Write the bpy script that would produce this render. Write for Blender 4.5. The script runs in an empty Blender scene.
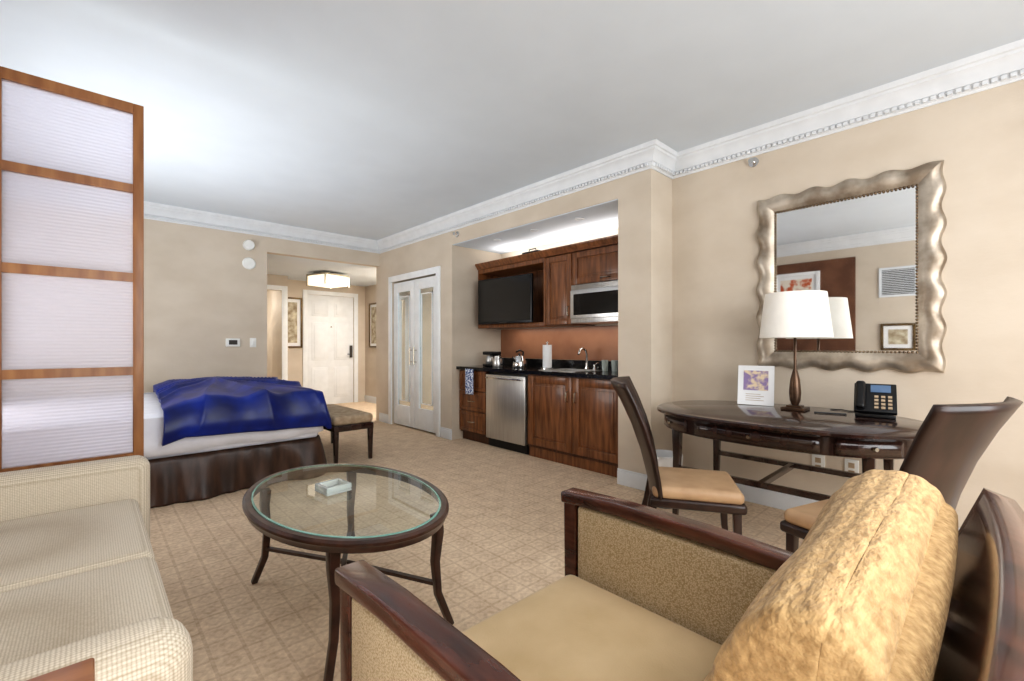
import bpy, bmesh, math, random
from mathutils import Vector, Matrix, noise
random.seed(4)
S=bpy.context.scene; COL=S.collection
PI=math.pi
def lin(c):
    c/=255.0
    return c/12.92 if c<=.04045 else ((c+.055)/1.055)**2.4
def rgb(r,g,b): return (lin(r),lin(g),lin(b),1)

# ---------------------------------------------------------------- materials
MATS={}
def base_mat(name):
    m=bpy.data.materials.new(name); m.use_nodes=True
    nt=m.node_tree; bs=nt.nodes['Principled BSDF']
    return m,nt,bs
def mat(name,c,rough=.5,metal=0,c2=None,scale=8,stretch=(1,1,1),bump=0,bscale=60,emis=0,coat=0,trans=0,sheen=0,ior=1.45,detail=3,lo=.35,hi=.65,bdist=.01):
    m,nt,bs=base_mat(name); N=nt.nodes; L=nt.links
    bs.inputs['Base Color'].default_value=c
    bs.inputs['Roughness'].default_value=rough
    bs.inputs['Metallic'].default_value=metal
    bs.inputs['IOR'].default_value=ior
    bs.inputs['Coat Weight'].default_value=coat
    bs.inputs['Coat Roughness'].default_value=.08
    bs.inputs['Transmission Weight'].default_value=trans
    bs.inputs['Sheen Weight'].default_value=sheen
    tc=N.new('ShaderNodeTexCoord'); mp=N.new('ShaderNodeMapping'); mp.inputs['Scale'].default_value=stretch
    L.new(tc.outputs['Object'],mp.inputs['Vector'])
    if c2 is None: c2=tuple(x*.88 for x in c[:3])+(1,)
    n=N.new('ShaderNodeTexNoise'); n.inputs['Scale'].default_value=scale; n.inputs['Detail'].default_value=detail
    L.new(mp.outputs['Vector'],n.inputs['Vector'])
    r=N.new('ShaderNodeValToRGB'); r.color_ramp.elements[0].position=lo; r.color_ramp.elements[1].position=hi
    r.color_ramp.elements[0].color=c; r.color_ramp.elements[1].color=c2
    L.new(n.outputs['Fac'],r.inputs['Fac']); L.new(r.outputs['Color'],bs.inputs['Base Color'])
    if emis:
        bs.inputs['Emission Color'].default_value=c; bs.inputs['Emission Strength'].default_value=emis
    if bump:
        n2=N.new('ShaderNodeTexNoise'); n2.inputs['Scale'].default_value=bscale; n2.inputs['Detail'].default_value=2
        L.new(mp.outputs['Vector'],n2.inputs['Vector'])
        b=N.new('ShaderNodeBump'); b.inputs['Strength'].default_value=bump; b.inputs['Distance'].default_value=bdist
        L.new(n2.outputs['Fac'],b.inputs['Height']); L.new(b.outputs['Normal'],bs.inputs['Normal'])
    MATS[name]=m
    return m
def thin_glass(name,tint,rough=0.0,f=1.35):
    m=bpy.data.materials.new(name); m.use_nodes=True; nt=m.node_tree; N=nt.nodes; L=nt.links
    N.remove(N['Principled BSDF']); out=N['Material Output']
    t=N.new('ShaderNodeBsdfTransparent'); t.inputs['Color'].default_value=tint
    g=N.new('ShaderNodeBsdfGlossy'); g.inputs['Roughness'].default_value=rough
    fr=N.new('ShaderNodeFresnel'); fr.inputs['IOR'].default_value=f
    mx=N.new('ShaderNodeMixShader'); L.new(fr.outputs[0],mx.inputs[0]); L.new(t.outputs[0],mx.inputs[1]); L.new(g.outputs[0],mx.inputs[2])
    L.new(mx.outputs[0],out.inputs['Surface']); return m
def frosted(name):
    # privacy glass: rough see-through plus a translucent share, very fine horizontal ribs
    m=bpy.data.materials.new(name); m.use_nodes=True; nt=m.node_tree; N=nt.nodes; L=nt.links
    bs=N['Principled BSDF']; out=N['Material Output']
    bs.inputs['Base Color'].default_value=rgb(232,229,238); bs.inputs['Roughness'].default_value=.12
    tc=N.new('ShaderNodeTexCoord')
    n=N.new('ShaderNodeTexWave'); n.wave_type='BANDS'; n.bands_direction='Z'; n.inputs['Scale'].default_value=20; n.inputs['Distortion'].default_value=.4; L.new(tc.outputs['Object'],n.inputs['Vector'])
    b=N.new('ShaderNodeBump'); b.inputs['Strength'].default_value=.30; b.inputs['Distance'].default_value=.005
    L.new(n.outputs['Fac'],b.inputs['Height']); L.new(b.outputs['Normal'],bs.inputs['Normal'])
    tr=N.new('ShaderNodeBsdfTranslucent'); tr.inputs['Color'].default_value=rgb(246,243,250)
    rf=N.new('ShaderNodeBsdfRefraction'); rf.inputs['Roughness'].default_value=.16; rf.inputs['IOR'].default_value=1.15; rf.inputs['Color'].default_value=rgb(252,251,255)
    L.new(b.outputs['Normal'],rf.inputs['Normal'])
    m1=N.new('ShaderNodeMixShader'); m1.inputs[0].default_value=.78; L.new(tr.outputs[0],m1.inputs[1]); L.new(rf.outputs[0],m1.inputs[2])
    m2=N.new('ShaderNodeMixShader'); m2.inputs[0].default_value=.20; L.new(m1.outputs[0],m2.inputs[1]); L.new(bs.outputs[0],m2.inputs[2])
    L.new(m2.outputs[0],out.inputs['Surface']); return m
def weave(name,c,c2,s1=140,rough=.9,grid=.0,bump=.4):
    m,nt,bs=base_mat(name); N=nt.nodes; L=nt.links
    bs.inputs['Roughness'].default_value=rough; bs.inputs['Sheen Weight'].default_value=.1
    tc=N.new('ShaderNodeTexCoord')
    v=N.new('ShaderNodeTexVoronoi'); v.inputs['Scale'].default_value=s1; v.inputs['Randomness'].default_value=grid
    L.new(tc.outputs['Object'],v.inputs['Vector'])
    r=N.new('ShaderNodeValToRGB'); r.color_ramp.elements[0].position=.25; r.color_ramp.elements[1].position=.75
    r.color_ramp.elements[0].color=c; r.color_ramp.elements[1].color=c2
    L.new(v.outputs['Distance'],r.inputs['Fac']); L.new(r.outputs['Color'],bs.inputs['Base Color'])
    b=N.new('ShaderNodeBump'); b.inputs['Strength'].default_value=bump; b.inputs['Distance'].default_value=.004; b.invert=True
    L.new(v.outputs['Distance'],b.inputs['Height']); L.new(b.outputs['Normal'],bs.inputs['Normal'])
    return m
def carpet():
    m,nt,bs=base_mat('carpet'); N=nt.nodes; L=nt.links
    bs.inputs['Roughness'].default_value=.95
    tc=N.new('ShaderNodeTexCoord'); sp=N.new('ShaderNodeSeparateXYZ'); L.new(tc.outputs['Object'],sp.inputs[0])
    def M(op,a,b=None):
        n=N.new('ShaderNodeMath'); n.operation=op
        for i,x in enumerate((a,b)):
            if x is None: continue
            if isinstance(x,(int,float)): n.inputs[i].default_value=x
            else: L.new(x,n.inputs[i])
        return n.outputs[0]
    nz=N.new('ShaderNodeTexNoise'); nz.inputs['Scale'].default_value=9; nz.inputs['Detail'].default_value=4; L.new(tc.outputs['Object'],nz.inputs['Vector'])
    nf=N.new('ShaderNodeTexNoise'); nf.inputs['Scale'].default_value=55; nf.inputs['Detail'].default_value=3; L.new(tc.outputs['Object'],nf.inputs['Vector'])
    def g(o):
        w=M('MULTIPLY',o,1/.108)
        return M('MULTIPLY',M('ABSOLUTE',M('SUBTRACT',M('FRACT',w),.5)),2)
    gx=g(sp.outputs[0]); gy=g(sp.outputs[1])
    line=M('GREATER_THAN',M('MAXIMUM',gx,gy),.88)
    s=M('ADD',gx,gy)
    dia=M('MULTIPLY',M('GREATER_THAN',s,.36),M('LESS_THAN',s,.74))
    fac=M('ADD',M('MULTIPLY',line,.24),M('MULTIPLY',dia,.14))
    fac=M('ADD',fac,M('MULTIPLY',M('SUBTRACT',nz.outputs['Fac'],.5),.8))
    fac=M('ADD',fac,M('MULTIPLY',M('SUBTRACT',nf.outputs['Fac'],.5),1.0))
    fac=M('ADD',fac,.34)
    r=N.new('ShaderNodeValToRGB'); r.color_ramp.elements[0].position=0; r.color_ramp.elements[1].position=1
    r.color_ramp.elements[0].color=rgb(240,218,190); r.color_ramp.elements[1].color=rgb(182,152,122)
    L.new(fac,r.inputs['Fac']); L.new(r.outputs['Color'],bs.inputs['Base Color'])
    n2=N.new('ShaderNodeTexNoise'); n2.inputs['Scale'].default_value=350; L.new(tc.outputs['Object'],n2.inputs['Vector'])
    b=N.new('ShaderNodeBump'); b.inputs['Strength'].default_value=.35; b.inputs['Distance'].default_value=.006
    L.new(M('ADD',n2.outputs['Fac'],M('MULTIPLY',line,-.5)),b.inputs['Height']); L.new(b.outputs['Normal'],bs.inputs['Normal'])
    return m
M_wall=mat('wallpaper',rgb(210,198,182),.75,c2=rgb(201,188,171),scale=2.2,stretch=(1,1,1.6),bump=.08,bscale=40,detail=6)
M_ceil=mat('ceiling_paint',rgb(216,224,232),.8,c2=rgb(213,221,229),scale=3)
M_trim=mat('white_trim',rgb(224,227,230),.45,c2=rgb(218,221,224))
M_doorw=mat('door_paint',rgb(238,240,241),.4,c2=rgb(232,234,235))
M_carpet=carpet()
M_cherry=mat('cherry_wood',rgb(142,92,56),.32,c2=rgb(98,60,36),scale=5,stretch=(6,6,.7),coat=.2,detail=6)
M_cherryd=mat('cherry_wood_dark',rgb(96,60,38),.4,c2=rgb(70,44,28),scale=5,stretch=(6,6,.7))
M_back=mat('splash_panel',rgb(156,110,82),.35,c2=rgb(136,92,67),scale=3,stretch=(3,1,1))
M_screenw=mat('amber_wood',rgb(158,108,64),.4,c2=rgb(132,84,48),scale=4,stretch=(6,6,1),coat=.1)
M_dark=mat('espresso_wood',rgb(60,38,32),.2,c2=rgb(40,25,21),scale=4,stretch=(4,4,1),coat=.6)
M_chairw=mat('walnut_wood',rgb(96,54,40),.24,c2=rgb(54,29,22),scale=6,stretch=(5,1,5),coat=.6,detail=8,bump=.05,bscale=20)
M_chaird=mat('dark_chair_wood',rgb(54,34,28),.34,c2=rgb(38,24,20),scale=4,stretch=(4,4,1),coat=.2)
M_tabw=mat('brown_wood',rgb(74,47,36),.28,c2=rgb(48,30,24),scale=6,stretch=(3,3,3),coat=.4)
M_endw=mat('orange_wood',rgb(170,112,68),.3,c2=rgb(146,90,50),scale=5,stretch=(2,8,2),coat=.3)
M_sofa=weave('sofa_weave',rgb(226,215,197),rgb(178,162,138),165,grid=.12)
M_gold=weave('gold_weave',rgb(218,202,172),rgb(178,156,120),230,grid=.8,bump=.3)
M_seat=mat('seat_suede',rgb(212,186,146),.8,c2=rgb(199,172,130),scale=5,bump=.12,bscale=180,sheen=.2)
M_throw=mat('chenille',rgb(202,168,120),.95,c2=rgb(154,122,80),scale=90,stretch=(.4,1,1),bump=.55,bscale=130,sheen=.1,detail=4,lo=.30,hi=.72)
M_backc=mat('gold_back_cushion',rgb(196,164,118),.95,c2=rgb(152,120,80),scale=90,bump=.4,bscale=130,detail=4,lo=.3,hi=.7)
M_glass=thin_glass('table_glass',(.90,.97,.94,1),0,2.0)
M_edge=mat('glass_edge',rgb(150,190,178),.12,c2=rgb(120,165,152))
M_clear=mat('clear_glass',rgb(244,250,248),.05,c2=rgb(236,246,242),trans=.6)
M_frost=frosted('frosted_glass')
M_sheet=mat('white_sheet',rgb(234,234,240),.8,c2=rgb(226,226,232),bump=.2,bscale=12)
M_skirt=mat('brown_satin',rgb(80,56,43),.40,c2=rgb(52,36,28),scale=6,stretch=(3,3,.5),sheen=.05)
M_blue=mat('blue_velvet',rgb(9,44,142),.36,c2=rgb(3,20,86),scale=4,bump=.12,bscale=10,sheen=.0,detail=3,bdist=.02)
M_mirror=mat('mirror_silver',(.88,.89,.89,1),.02,1,c2=(.87,.88,.88,1))
M_cmirror=mat('closet_mirror',rgb(236,246,250),.03,.9,c2=rgb(230,242,248),scale=3)
M_frame=mat('antique_silver',rgb(204,194,180),.36,.65,c2=rgb(144,130,114),scale=7,detail=6)
M_bead=mat('bead_bronze',rgb(140,122,100),.25,.8,c2=rgb(94,78,62))
M_steel=mat('stainless_steel',rgb(210,209,206),.3,.85,c2=rgb(192,190,187),scale=3,stretch=(60,60,1))
M_chrome=mat('chrome',rgb(225,225,225),.1,1,c2=rgb(215,215,215))
M_brass=mat('nickel_handle',rgb(190,182,166),.25,1)
M_bronze=mat('lamp_bronze',rgb(104,82,66),.3,.7,c2=rgb(74,56,44))
M_black=mat('black_plastic',rgb(22,22,24),.3,c2=rgb(18,18,20))
M_screen=mat('tv_glass',rgb(10,10,12),.12,c2=rgb(8,8,10),coat=.5)
M_granite=mat('black_granite',rgb(24,23,24),.12,c2=rgb(70,66,62),scale=90,lo=.55,hi=.8)
M_shade=mat('lamp_shade_linen',rgb(242,238,230),.8,c2=rgb(236,231,222),emis=.08)
M_white=mat('white_plastic',rgb(236,236,232),.4,c2=rgb(230,230,226))
M_paper=mat('white_paper',rgb(240,240,240),.8,c2=rgb(234,234,234))
M_tan=mat('tan_leather',rgb(188,156,122),.45,c2=rgb(170,138,106),scale=8,bump=.1,bscale=60)
M_bench=mat('bench_fabric',rgb(186,166,140),.8,c2=rgb(164,142,116),scale=20,bump=.2,bscale=80)
M_lampg=mat('fixture_glass',rgb(255,246,228),.5,c2=rgb(250,240,218),emis=.85)
M_panelbrown=mat('brown_wall_panel',rgb(118,80,58),.6,c2=rgb(98,64,46),scale=4)
M_art=mat('art_print',rgb(216,208,184),.6,c2=rgb(150,132,106),scale=12,detail=6)
M_art2=mat('art_print_red',rgb(196,96,56),.6,c2=rgb(232,222,206),scale=9,detail=4,lo=.45,hi=.55)
M_art3=mat('print_violet',rgb(150,130,170),.5,c2=rgb(226,206,176),scale=26,detail=2,lo=.42,hi=.58)
M_goldf=mat('gold_frame',rgb(120,98,64),.35,.5,c2=rgb(92,72,46))
M_grille=mat('grille_dark',rgb(70,66,62),.6)
M_navy=mat('towel_check',rgb(34,66,130),.9,c2=rgb(225,230,240),scale=60,lo=.48,hi=.52,bump=.3)
M_bin=mat('bin_grey',rgb(84,80,76),.5)
M_lcd=mat('lcd',rgb(90,112,140),.2,emis=.15,c2=rgb(70,92,120))

# ---------------------------------------------------------------- mesh builder
class MB:
    def __init__(s): s.v=[]; s.f=[]
    def box(s,x0,x1,y0,y1,z0,z1,mtx=None):
        n=len(s.v)
        P=[Vector((x,y,z)) for z in (z0,z1) for y in (y0,y1) for x in (x0,x1)]
        if mtx: P=[mtx@p for p in P]
        s.v+=P
        s.f+=[tuple(n+i for i in q) for q in ((0,2,3,1),(4,5,7,6),(0,1,5,4),(2,6,7,3),(0,4,6,2),(1,3,7,5))]
        return s
    def rings(s,R,closed=True,caps=True):
        n=len(s.v); k=len(R[0])
        for r in R: s.v+=[Vector(p) for p in r]
        for i in range(len(R)-1):
            for j in range(k if closed else k-1):
                a=n+i*k+j; b=n+i*k+(j+1)%k
                s.f.append((a,b,b+k,a+k))
        if caps and closed:
            s.f.append(tuple(n+j for j in range(k))[::-1]); s.f.append(tuple(n+(len(R)-1)*k+j for j in range(k)))
        return s
    def tube(s,pts,r,seg=10,caps=True):
        pts=[Vector(p) for p in pts]; rr=r if isinstance(r,(list,tuple)) else [r]*len(pts)
        R=[]; up=Vector((0,0,1)); prev=None
        for i,p in enumerate(pts):
            d=(pts[min(i+1,len(pts)-1)]-pts[max(i-1,0)]).normalized()
            if prev is None:
                a=d.cross(up)
                if a.length<.05: a=d.cross(Vector((1,0,0)))
                a.normalize()
            else:
                a=prev-d*prev.dot(d); a.normalize()
            prev=a; b=d.cross(a)
            R.append([p+rr[i]*(math.cos(t)*a+math.sin(t)*b) for t in [2*PI*j/seg for j in range(seg)]])
        return s.rings(R,caps=caps)
    def bar(s,pts,w,h,up=(0,0,1)):
        pts=[Vector(p) for p in pts]; n=len(pts); W=w if isinstance(w,(list,tuple)) else [w]*n; H=h if isinstance(h,(list,tuple)) else [h]*n
        R=[]; U=Vector(up)
        for i,p in enumerate(pts):
            d=(pts[min(i+1,n-1)]-pts[max(i-1,0)]).normalized()
            a=d.cross(U).normalized(); b=a.cross(d).normalized()
            R.append([p+a*W[i]/2*sx+b*H[i]/2*sy for sx,sy in ((-1,-1),(1,-1),(1,1),(-1,1))])
        return s.rings(R)
    def lathe(s,prof,cx=0,cy=0,seg=28,z=0):
        return s.rings([[(cx+r*math.cos(2*PI*j/seg),cy+r*math.sin(2*PI*j/seg),z+h) for j in range(seg)] for r,h in prof])
    def soft(s,cx,cy,cz,lx,ly,lz,r,puff=0,n=8,mtx=None,pf=None):
        idx={}
        def put(p):
            k=tuple(round(q,4) for q in p)
            if k in idx: return idx[k]
            P=Vector((p[0]*lx/2,p[1]*ly/2,p[2]*lz/2)); h=Vector((lx/2-r,ly/2-r,lz/2-r))
            c=Vector([max(-h[i],min(h[i],P[i])) for i in range(3)])
            d2=Vector([ (abs(P[i])-h[i])/r*(1 if P[i]>0 else -1) if abs(P[i])>h[i] else 0 for i in range(3)])
            if d2.length>1e-6: Q=c+d2.normalized()*r*max(abs(x) for x in d2)
            else: Q=P
            fx=(1-p[0]**2)*(1-p[1]**2)
            Q.z+=puff*fx*p[2]
            Q+=Vector((cx,cy,cz))
            if pf: Q=pf(Q)
            if mtx: Q=mtx@Q
            s.v.append(Q); idx[k]=len(s.v)-1; return idx[k]
        def vals(l):
            e=1-2*r/l if l>2*r else 0
            a=[-1,-1+(1-e)*.35,-1+(1-e)*.7]+[-e+2*e*i/n for i in range(n+1)]+[1-(1-e)*.7,1-(1-e)*.35,1]
            o=[]
            for q in a:
                if not o or q-o[-1]>1e-4: o.append(q)
            return o
        X,Y,Z=vals(lx),vals(ly),vals(lz)
        def face(A,B,fn):
            for i in range(len(A)-1):
                for j in range(len(B)-1):
                    q=[put(fn(A[i],B[j])),put(fn(A[i+1],B[j])),put(fn(A[i+1],B[j+1])),put(fn(A[i],B[j+1]))]
                    if len(set(q))==4: s.f.append(tuple(q))
        for sg in (-1,1):
            face(X,Y,lambda a,b:(a,b,sg)); face(X,Z,lambda a,b:(a,sg,b)); face(Y,Z,lambda a,b:(sg,a,b))
        return s
    def grid(s,fn,nu,nv):
        n=len(s.v)
        for i in range(nu+1):
            for j in range(nv+1): s.v.append(Vector(fn(i/nu,j/nv)))
        for i in range(nu):
            for j in range(nv):
                a=n+i*(nv+1)+j; s.f.append((a,a+1,a+nv+2,a+nv+1))
        return s
    def build(s,name,m,parent=None,loc=None,rz=0,bevel=0,seg=3,smooth=True,solid=0,sharp=38,sub=0):
        me=bpy.data.meshes.new(name); bm=bmesh.new()
        vs=[bm.verts.new(p) for p in s.v]
        for f in s.f:
            try: bm.faces.new([vs[i] for i in f])
            except Exception: pass
        bmesh.ops.recalc_face_normals(bm,faces=bm.faces)
        if bevel:
            ed=[e for e in bm.edges if len(e.link_faces)==2 and e.calc_face_angle(0)>math.radians(35)]
            bmesh.ops.bevel(bm,geom=ed,offset=bevel,segments=seg,profile=.5,affect='EDGES',clamp_overlap=True)
        bm.to_mesh(me); bm.free()
        if smooth:
            for p in me.polygons: p.use_smooth=True
            me.set_sharp_from_angle(angle=math.radians(sharp))
        me.materials.append(m)
        o=bpy.data.objects.new(name,me); COL.objects.link(o)
        if parent: o.parent=parent
        if loc is not None: o.location=loc
        o.rotation_euler=(0,0,rz)
        if solid:
            md=o.modifiers.new('solid','SOLIDIFY'); md.thickness=solid; md.offset=0
        if sub:
            md=o.modifiers.new('sub','SUBSURF'); md.levels=sub; md.render_levels=sub
        return o
def thing(name,label,cat,loc=(0,0,0),rz=0,group=None):
    o=bpy.data.objects.new(name,None); COL.objects.link(o); o.empty_display_size=.1
    o.location=loc; o.rotation_euler=(0,0,rz); o['label']=label; o['category']=cat
    if group: o['group']=group
    return o
def tag(o,label,cat,group=None):
    o['label']=label; o['category']=cat
    if group: o['group']=group
    return o
def struct(o,label=None,cat=None):
    o['kind']='structure'
    if label: o['label']=label
    if cat: o['category']=cat
    return o
def sroot(name,label,cat,loc=(0,0,0),rz=0):
    return struct(thing(name,label,cat,loc,rz))
def dup(root,loc,rz,label):
    r=root.copy(); COL.objects.link(r); r.location=loc; r.rotation_euler=(0,0,rz); r['label']=label
    for ch in list(root.children):
        c=ch.copy(); COL.objects.link(c); c.parent=r
        for g in ch.children:
            d=g.copy(); COL.objects.link(d); d.parent=c
    return r

# ---------------------------------------------------------------- room shell
XK=3.2; XR=3.54; YB=6.33; H=2.70; XL=-.86; YW=-1.6
NL,NR=4.473,2.123; NT=2.37; XN=4.0
struct(MB().box(XL-.1,4.25,YW-.1,10.0,-.08,0).build('floor',M_carpet),'beige patterned carpet floor','floor')
struct(MB().box(XL-.1,4.25,YW-.1,YB+.12,H,H+.1).build('ceiling',M_ceil),'pale grey painted ceiling','ceiling')
struct(MB().box(1.55,4.2,YB+.12,8.85,2.34,2.44).box(1.0,2.49,8.4,9.7,2.36,2.44).build('ceiling_hall',M_ceil),'lower ceiling of the entry hall','ceiling')
struct(MB().box(XK+.01,XN,NR,NL,NT-.008,NT).build('ceiling_niche',M_ceil),'white ceiling of the kitchenette niche','ceiling')
struct(MB().box(XL-.1,XL,YW-.1,YB+.12,0,H).build('wall_left',M_wall),'beige wall behind the sofa','wall')
struct(MB().box(XL,1.65,YB,YB+.12,0,H).box(1.65,XK,YB,YB+.12,2.34,H).build('wall_back',M_wall),'beige back wall beside the entry hall opening','wall')
k=MB()
k.box(XK,XN+.1,1.822,NR,0,H); k.box(XK,XN+.1,NR,NL,NT,H); k.box(XK,XN+.1,NL,4.80,0,H)
k.box(XK,XN+.1,4.80,5.95,2.06,H); k.box(XK,XN+.1,5.95,YB+.12,0,H); k.box(XK+.12,XN+.1,4.80,5.95,0,2.06)
k.box(XN,XN+.1,NR,NL,0,NT)
struct(k.build('wall_kitchen',M_wall),'beige wall holding the kitchenette niche and closet','wall')
struct(MB().box(XR,XR+.1,YW-.1,1.822,0,H).build('wall_right',M_wall),'beige wall carrying the silver mirror','wall')
w=MB(); w.box(XL,-.4,YW-.1,YW,0,H).box(2.9,XR,YW-.1,YW,0,H).box(-.4,2.9,YW-.1,YW,0,.5).box(-.4,2.9,YW-.1,YW,2.5,H)
struct(w.build('wall_front',M_wall),'wall with the big window','wall')
wr=sroot('window_1','wide window','window',(1.25,YW-.05,0))
MB().box(-1.65,1.65,-.03,.03,.5,.56).box(-1.65,1.65,-.03,.03,2.44,2.5).box(-1.65,-1.59,-.03,.03,.56,2.44).box(1.59,1.65,-.03,.03,.56,2.44).box(-.03,.03,-.03,.03,.56,2.44).build('window_frame',M_trim,wr)
MB().grid(lambda u,v:(1.59-3.18*u,0,.56+1.88*v),1,1).build('pane',M_glass,wr)
struct(MB().box(1.55,1.65,YB+.12,8.4,0,2.34).build('wall_hall_left',M_wall),'left wall of the entry hall','wall')
struct(MB().box(4.1,4.2,YB+.12,8.85,0,2.34).build('wall_hall_right',M_wall),'right wall of the entry hall','wall')
struct(MB().box(2.49,2.96,8.75,8.85,0,2.34).box(3.86,4.1,8.75,8.85,0,2.34).box(2.96,3.86,8.75,8.85,2.1,2.34).box(2.39,2.49,8.3,8.85,0,2.34).build('wall_hall_end',M_wall),'end wall of the entry hall','wall')
struct(MB().box(1.65,1.72,8.3,8.4,0,2.34).box(1.72,2.39,8.3,8.4,2.08,2.34).build('wall_bathroom',M_wall),'wall around the bathroom doorway','wall')
struct(MB().box(1.0,2.6,9.6,9.7,0,2.4).box(1.0,1.1,8.4,9.6,0,2.4).box(2.49,2.6,8.85,9.6,0,2.4).build('wall_bathroom_inside',M_wall),'bathroom wall seen through the doorway','wall')
# crown
path=[(XL,YB),(XK,YB),(XK,1.822),(XR,1.822),(XR,YW),(XL,YW)]
prof=[(0,-.17),(.008,-.17),(.012,-.158),(.02,-.153),(.024,-.128),(.034,-.124),(.038,-.110),(.048,-.08),(.066,-.055),(.072,-.051),(.076,-.036),(.086,-.030),(.092,-.012),(.095,0)]
def normals():
    n=len(path); out=[]
    for i in range(n):
        a=Vector(path[i]); b=Vector(path[(i+1)%n]); d=(b-a).normalized(); out.append(Vector((d.y,-d.x)))
    return out
nn=normals(); R=[]
for i,p in enumerate(path+[path[0]]):
    i%=len(path); n1=nn[i-1]; n2=nn[i]; mv=(n1+n2)/(1+n1.dot(n2))
    R.append([(p[0]+mv.x*o,p[1]+mv.y*o,H+z) for o,z in prof])
cm=MB().rings(R,closed=False,caps=False)
for i in range(len(path)):
    a=Vector(path[i]); b=Vector(path[(i+1)%len(path)]); L_=(b-a).length; d=(b-a)/L_; nv=nn[i]
    if i in (4,5): continue
    c=int(L_/.034)
    for j in range(c):
        q=a+d*(.03+j*.034)+nv*.029; e=d*.0105; f=nv*.009
        cs=[q-e-f,q+e-f,q+e+f,q-e+f]
        cm.rings([[(c_.x,c_.y,H-.152) for c_ in cs],[(c_.x,c_.y,H-.131) for c_ in cs]])
struct(cm.build('trim_1',M_trim,sharp=30),'white crown moulding with dentils','moulding')
def bb(name,x0,x1,y0,y1):
    struct(MB().box(x0,x1,y0,y1,0,.11).box(x0+.004 if x1-x0<.03 else x0,x1-.004 if x1-x0<.03 else x1,y0+.004 if y1-y0<.03 else y0,y1-.004 if y1-y0<.03 else y1,.11,.13).build(name,M_trim,bevel=.002),'white baseboard','baseboard')
t=.016
bb('baseboard_back',XL,1.65,YB-t,YB)
bb('baseboard_kitchen_far',XK-t,XK,6.04,YB)
bb('baseboard_kitchen_middle',XK-t,XK,NL,4.70)
bb('baseboard_kitchen_near',XK-t,XK,1.822-t,NR)
bb('baseboard_corner',XK,XR,1.822-t,1.822)
bb('baseboard_right',XR-t,XR,YW,1.822-t)
bb('baseboard_left',XL,XL+t,YW,YB-t)
bb('baseboard_hall_right',4.1-t,4.1,YB+.12,8.75)
bb('baseboard_hall_end',2.49,2.88,8.75-t,8.75)

# entry door
d1=sroot('door_1','white six-panel entry door','door',(3.41,8.75,0))
m=MB(); m.box(-.45,.45,.02,.06,0,2.1)
for (a,b) in ((.14,.72),(.86,1.58),(1.70,1.98)):
    for sx in (-1,1):
        x0,x1=sorted((sx*.06,sx*.36))
        m.box(x0,x1,.012,.02,a,b); m.box(x0+.04,x1-.04,.004,.012,a+.04,b-.04)
m.build('door_leaf',M_doorw,d1,bevel=.004)
MB().box(-.53,-.45,-.02,.0,0,2.18).box(.45,.53,-.02,0,0,2.18).box(-.45,.45,-.02,0,2.1,2.18).build('door_casing',M_doorw,d1,bevel=.004)
MB().box(.37,.42,-.01,.012,.9,1.14).tube([(.395,-.01,.97),(.395,-.05,.97),(.30,-.05,.97)],.009).build('door_handle',M_grille,d1)
MB().tube([(0,0.0,1.5),(0,.012,1.5)],.012).build('peephole',M_brass,d1)
# closet doors
d2=sroot('door_2','white double closet doors with tall mirror panels','door',(XK,5.375,0))
for i,(a,b) in enumerate(((-.57,-.004),(.004,.57))):
    m=MB(); X0,X1=.02,.055
    m.box(X0,X1,a,a+.11,.02,2.04).box(X0,X1,b-.11,b,.02,2.04).box(X0,X1,a+.11,b-.11,.02,.30).box(X0,X1,a+.11,b-.11,1.90,2.04)
    lf=m.build('door_leaf',M_doorw,d2,bevel=.004)
    MB().box(.035,.045,a+.11,b-.11,.30,1.90).build('mirror_panel',M_cmirror,lf)
    fr=MB(); y0,y1=a+.15,b-.15
    for q in ((y0,y0+.012,.36,1.84),(y1-.012,y1,.36,1.84),(y0,y1,.36,.372),(y0,y1,1.828,1.84)):
        fr.box(.028,.036,*q)
    fr.build('muntin',M_doorw,lf)
    yh=b-.05 if i==0 else a+.05
    MB().tube([(.02,yh,.92),(-.02,yh,.92)],.006).tube([(.02,yh,1.08),(-.02,yh,1.08)],.006).tube([(-.02,yh,.88),(-.02,yh,1.12)],.009).build('door_handle',M_brass,lf)
MB().box(-.02,0,-.66,-.575,0,2.14).box(-.02,0,.575,.66,0,2.14).box(-.02,0,-.575,.575,2.055,2.14).build('door_casing',M_doorw,d2,bevel=.004)
# bathroom doorway
d3=sroot('door_3','white bathroom doorway with the door ajar','door',(2.05,8.3,0))
MB().box(.34,.43,-.02,0,0,2.16).box(-.39,.34,-.02,0,2.08,2.16).box(-.40,-.33,-.02,0,0,2.08).build('door_casing',M_doorw,d3,bevel=.004)
lf=MB().box(-.32,-.28,.10,.74,.01,2.07).build('door_leaf',M_doorw,d3,bevel=.003)
MB().tube([(-.28,.68,1),(-.22,.68,1)],.01).lathe([(.0,0),(.025,.005),(.028,.03),(0,.04)],-.22,.68,12,.98).build('door_handle',M_brass,lf)

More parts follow.
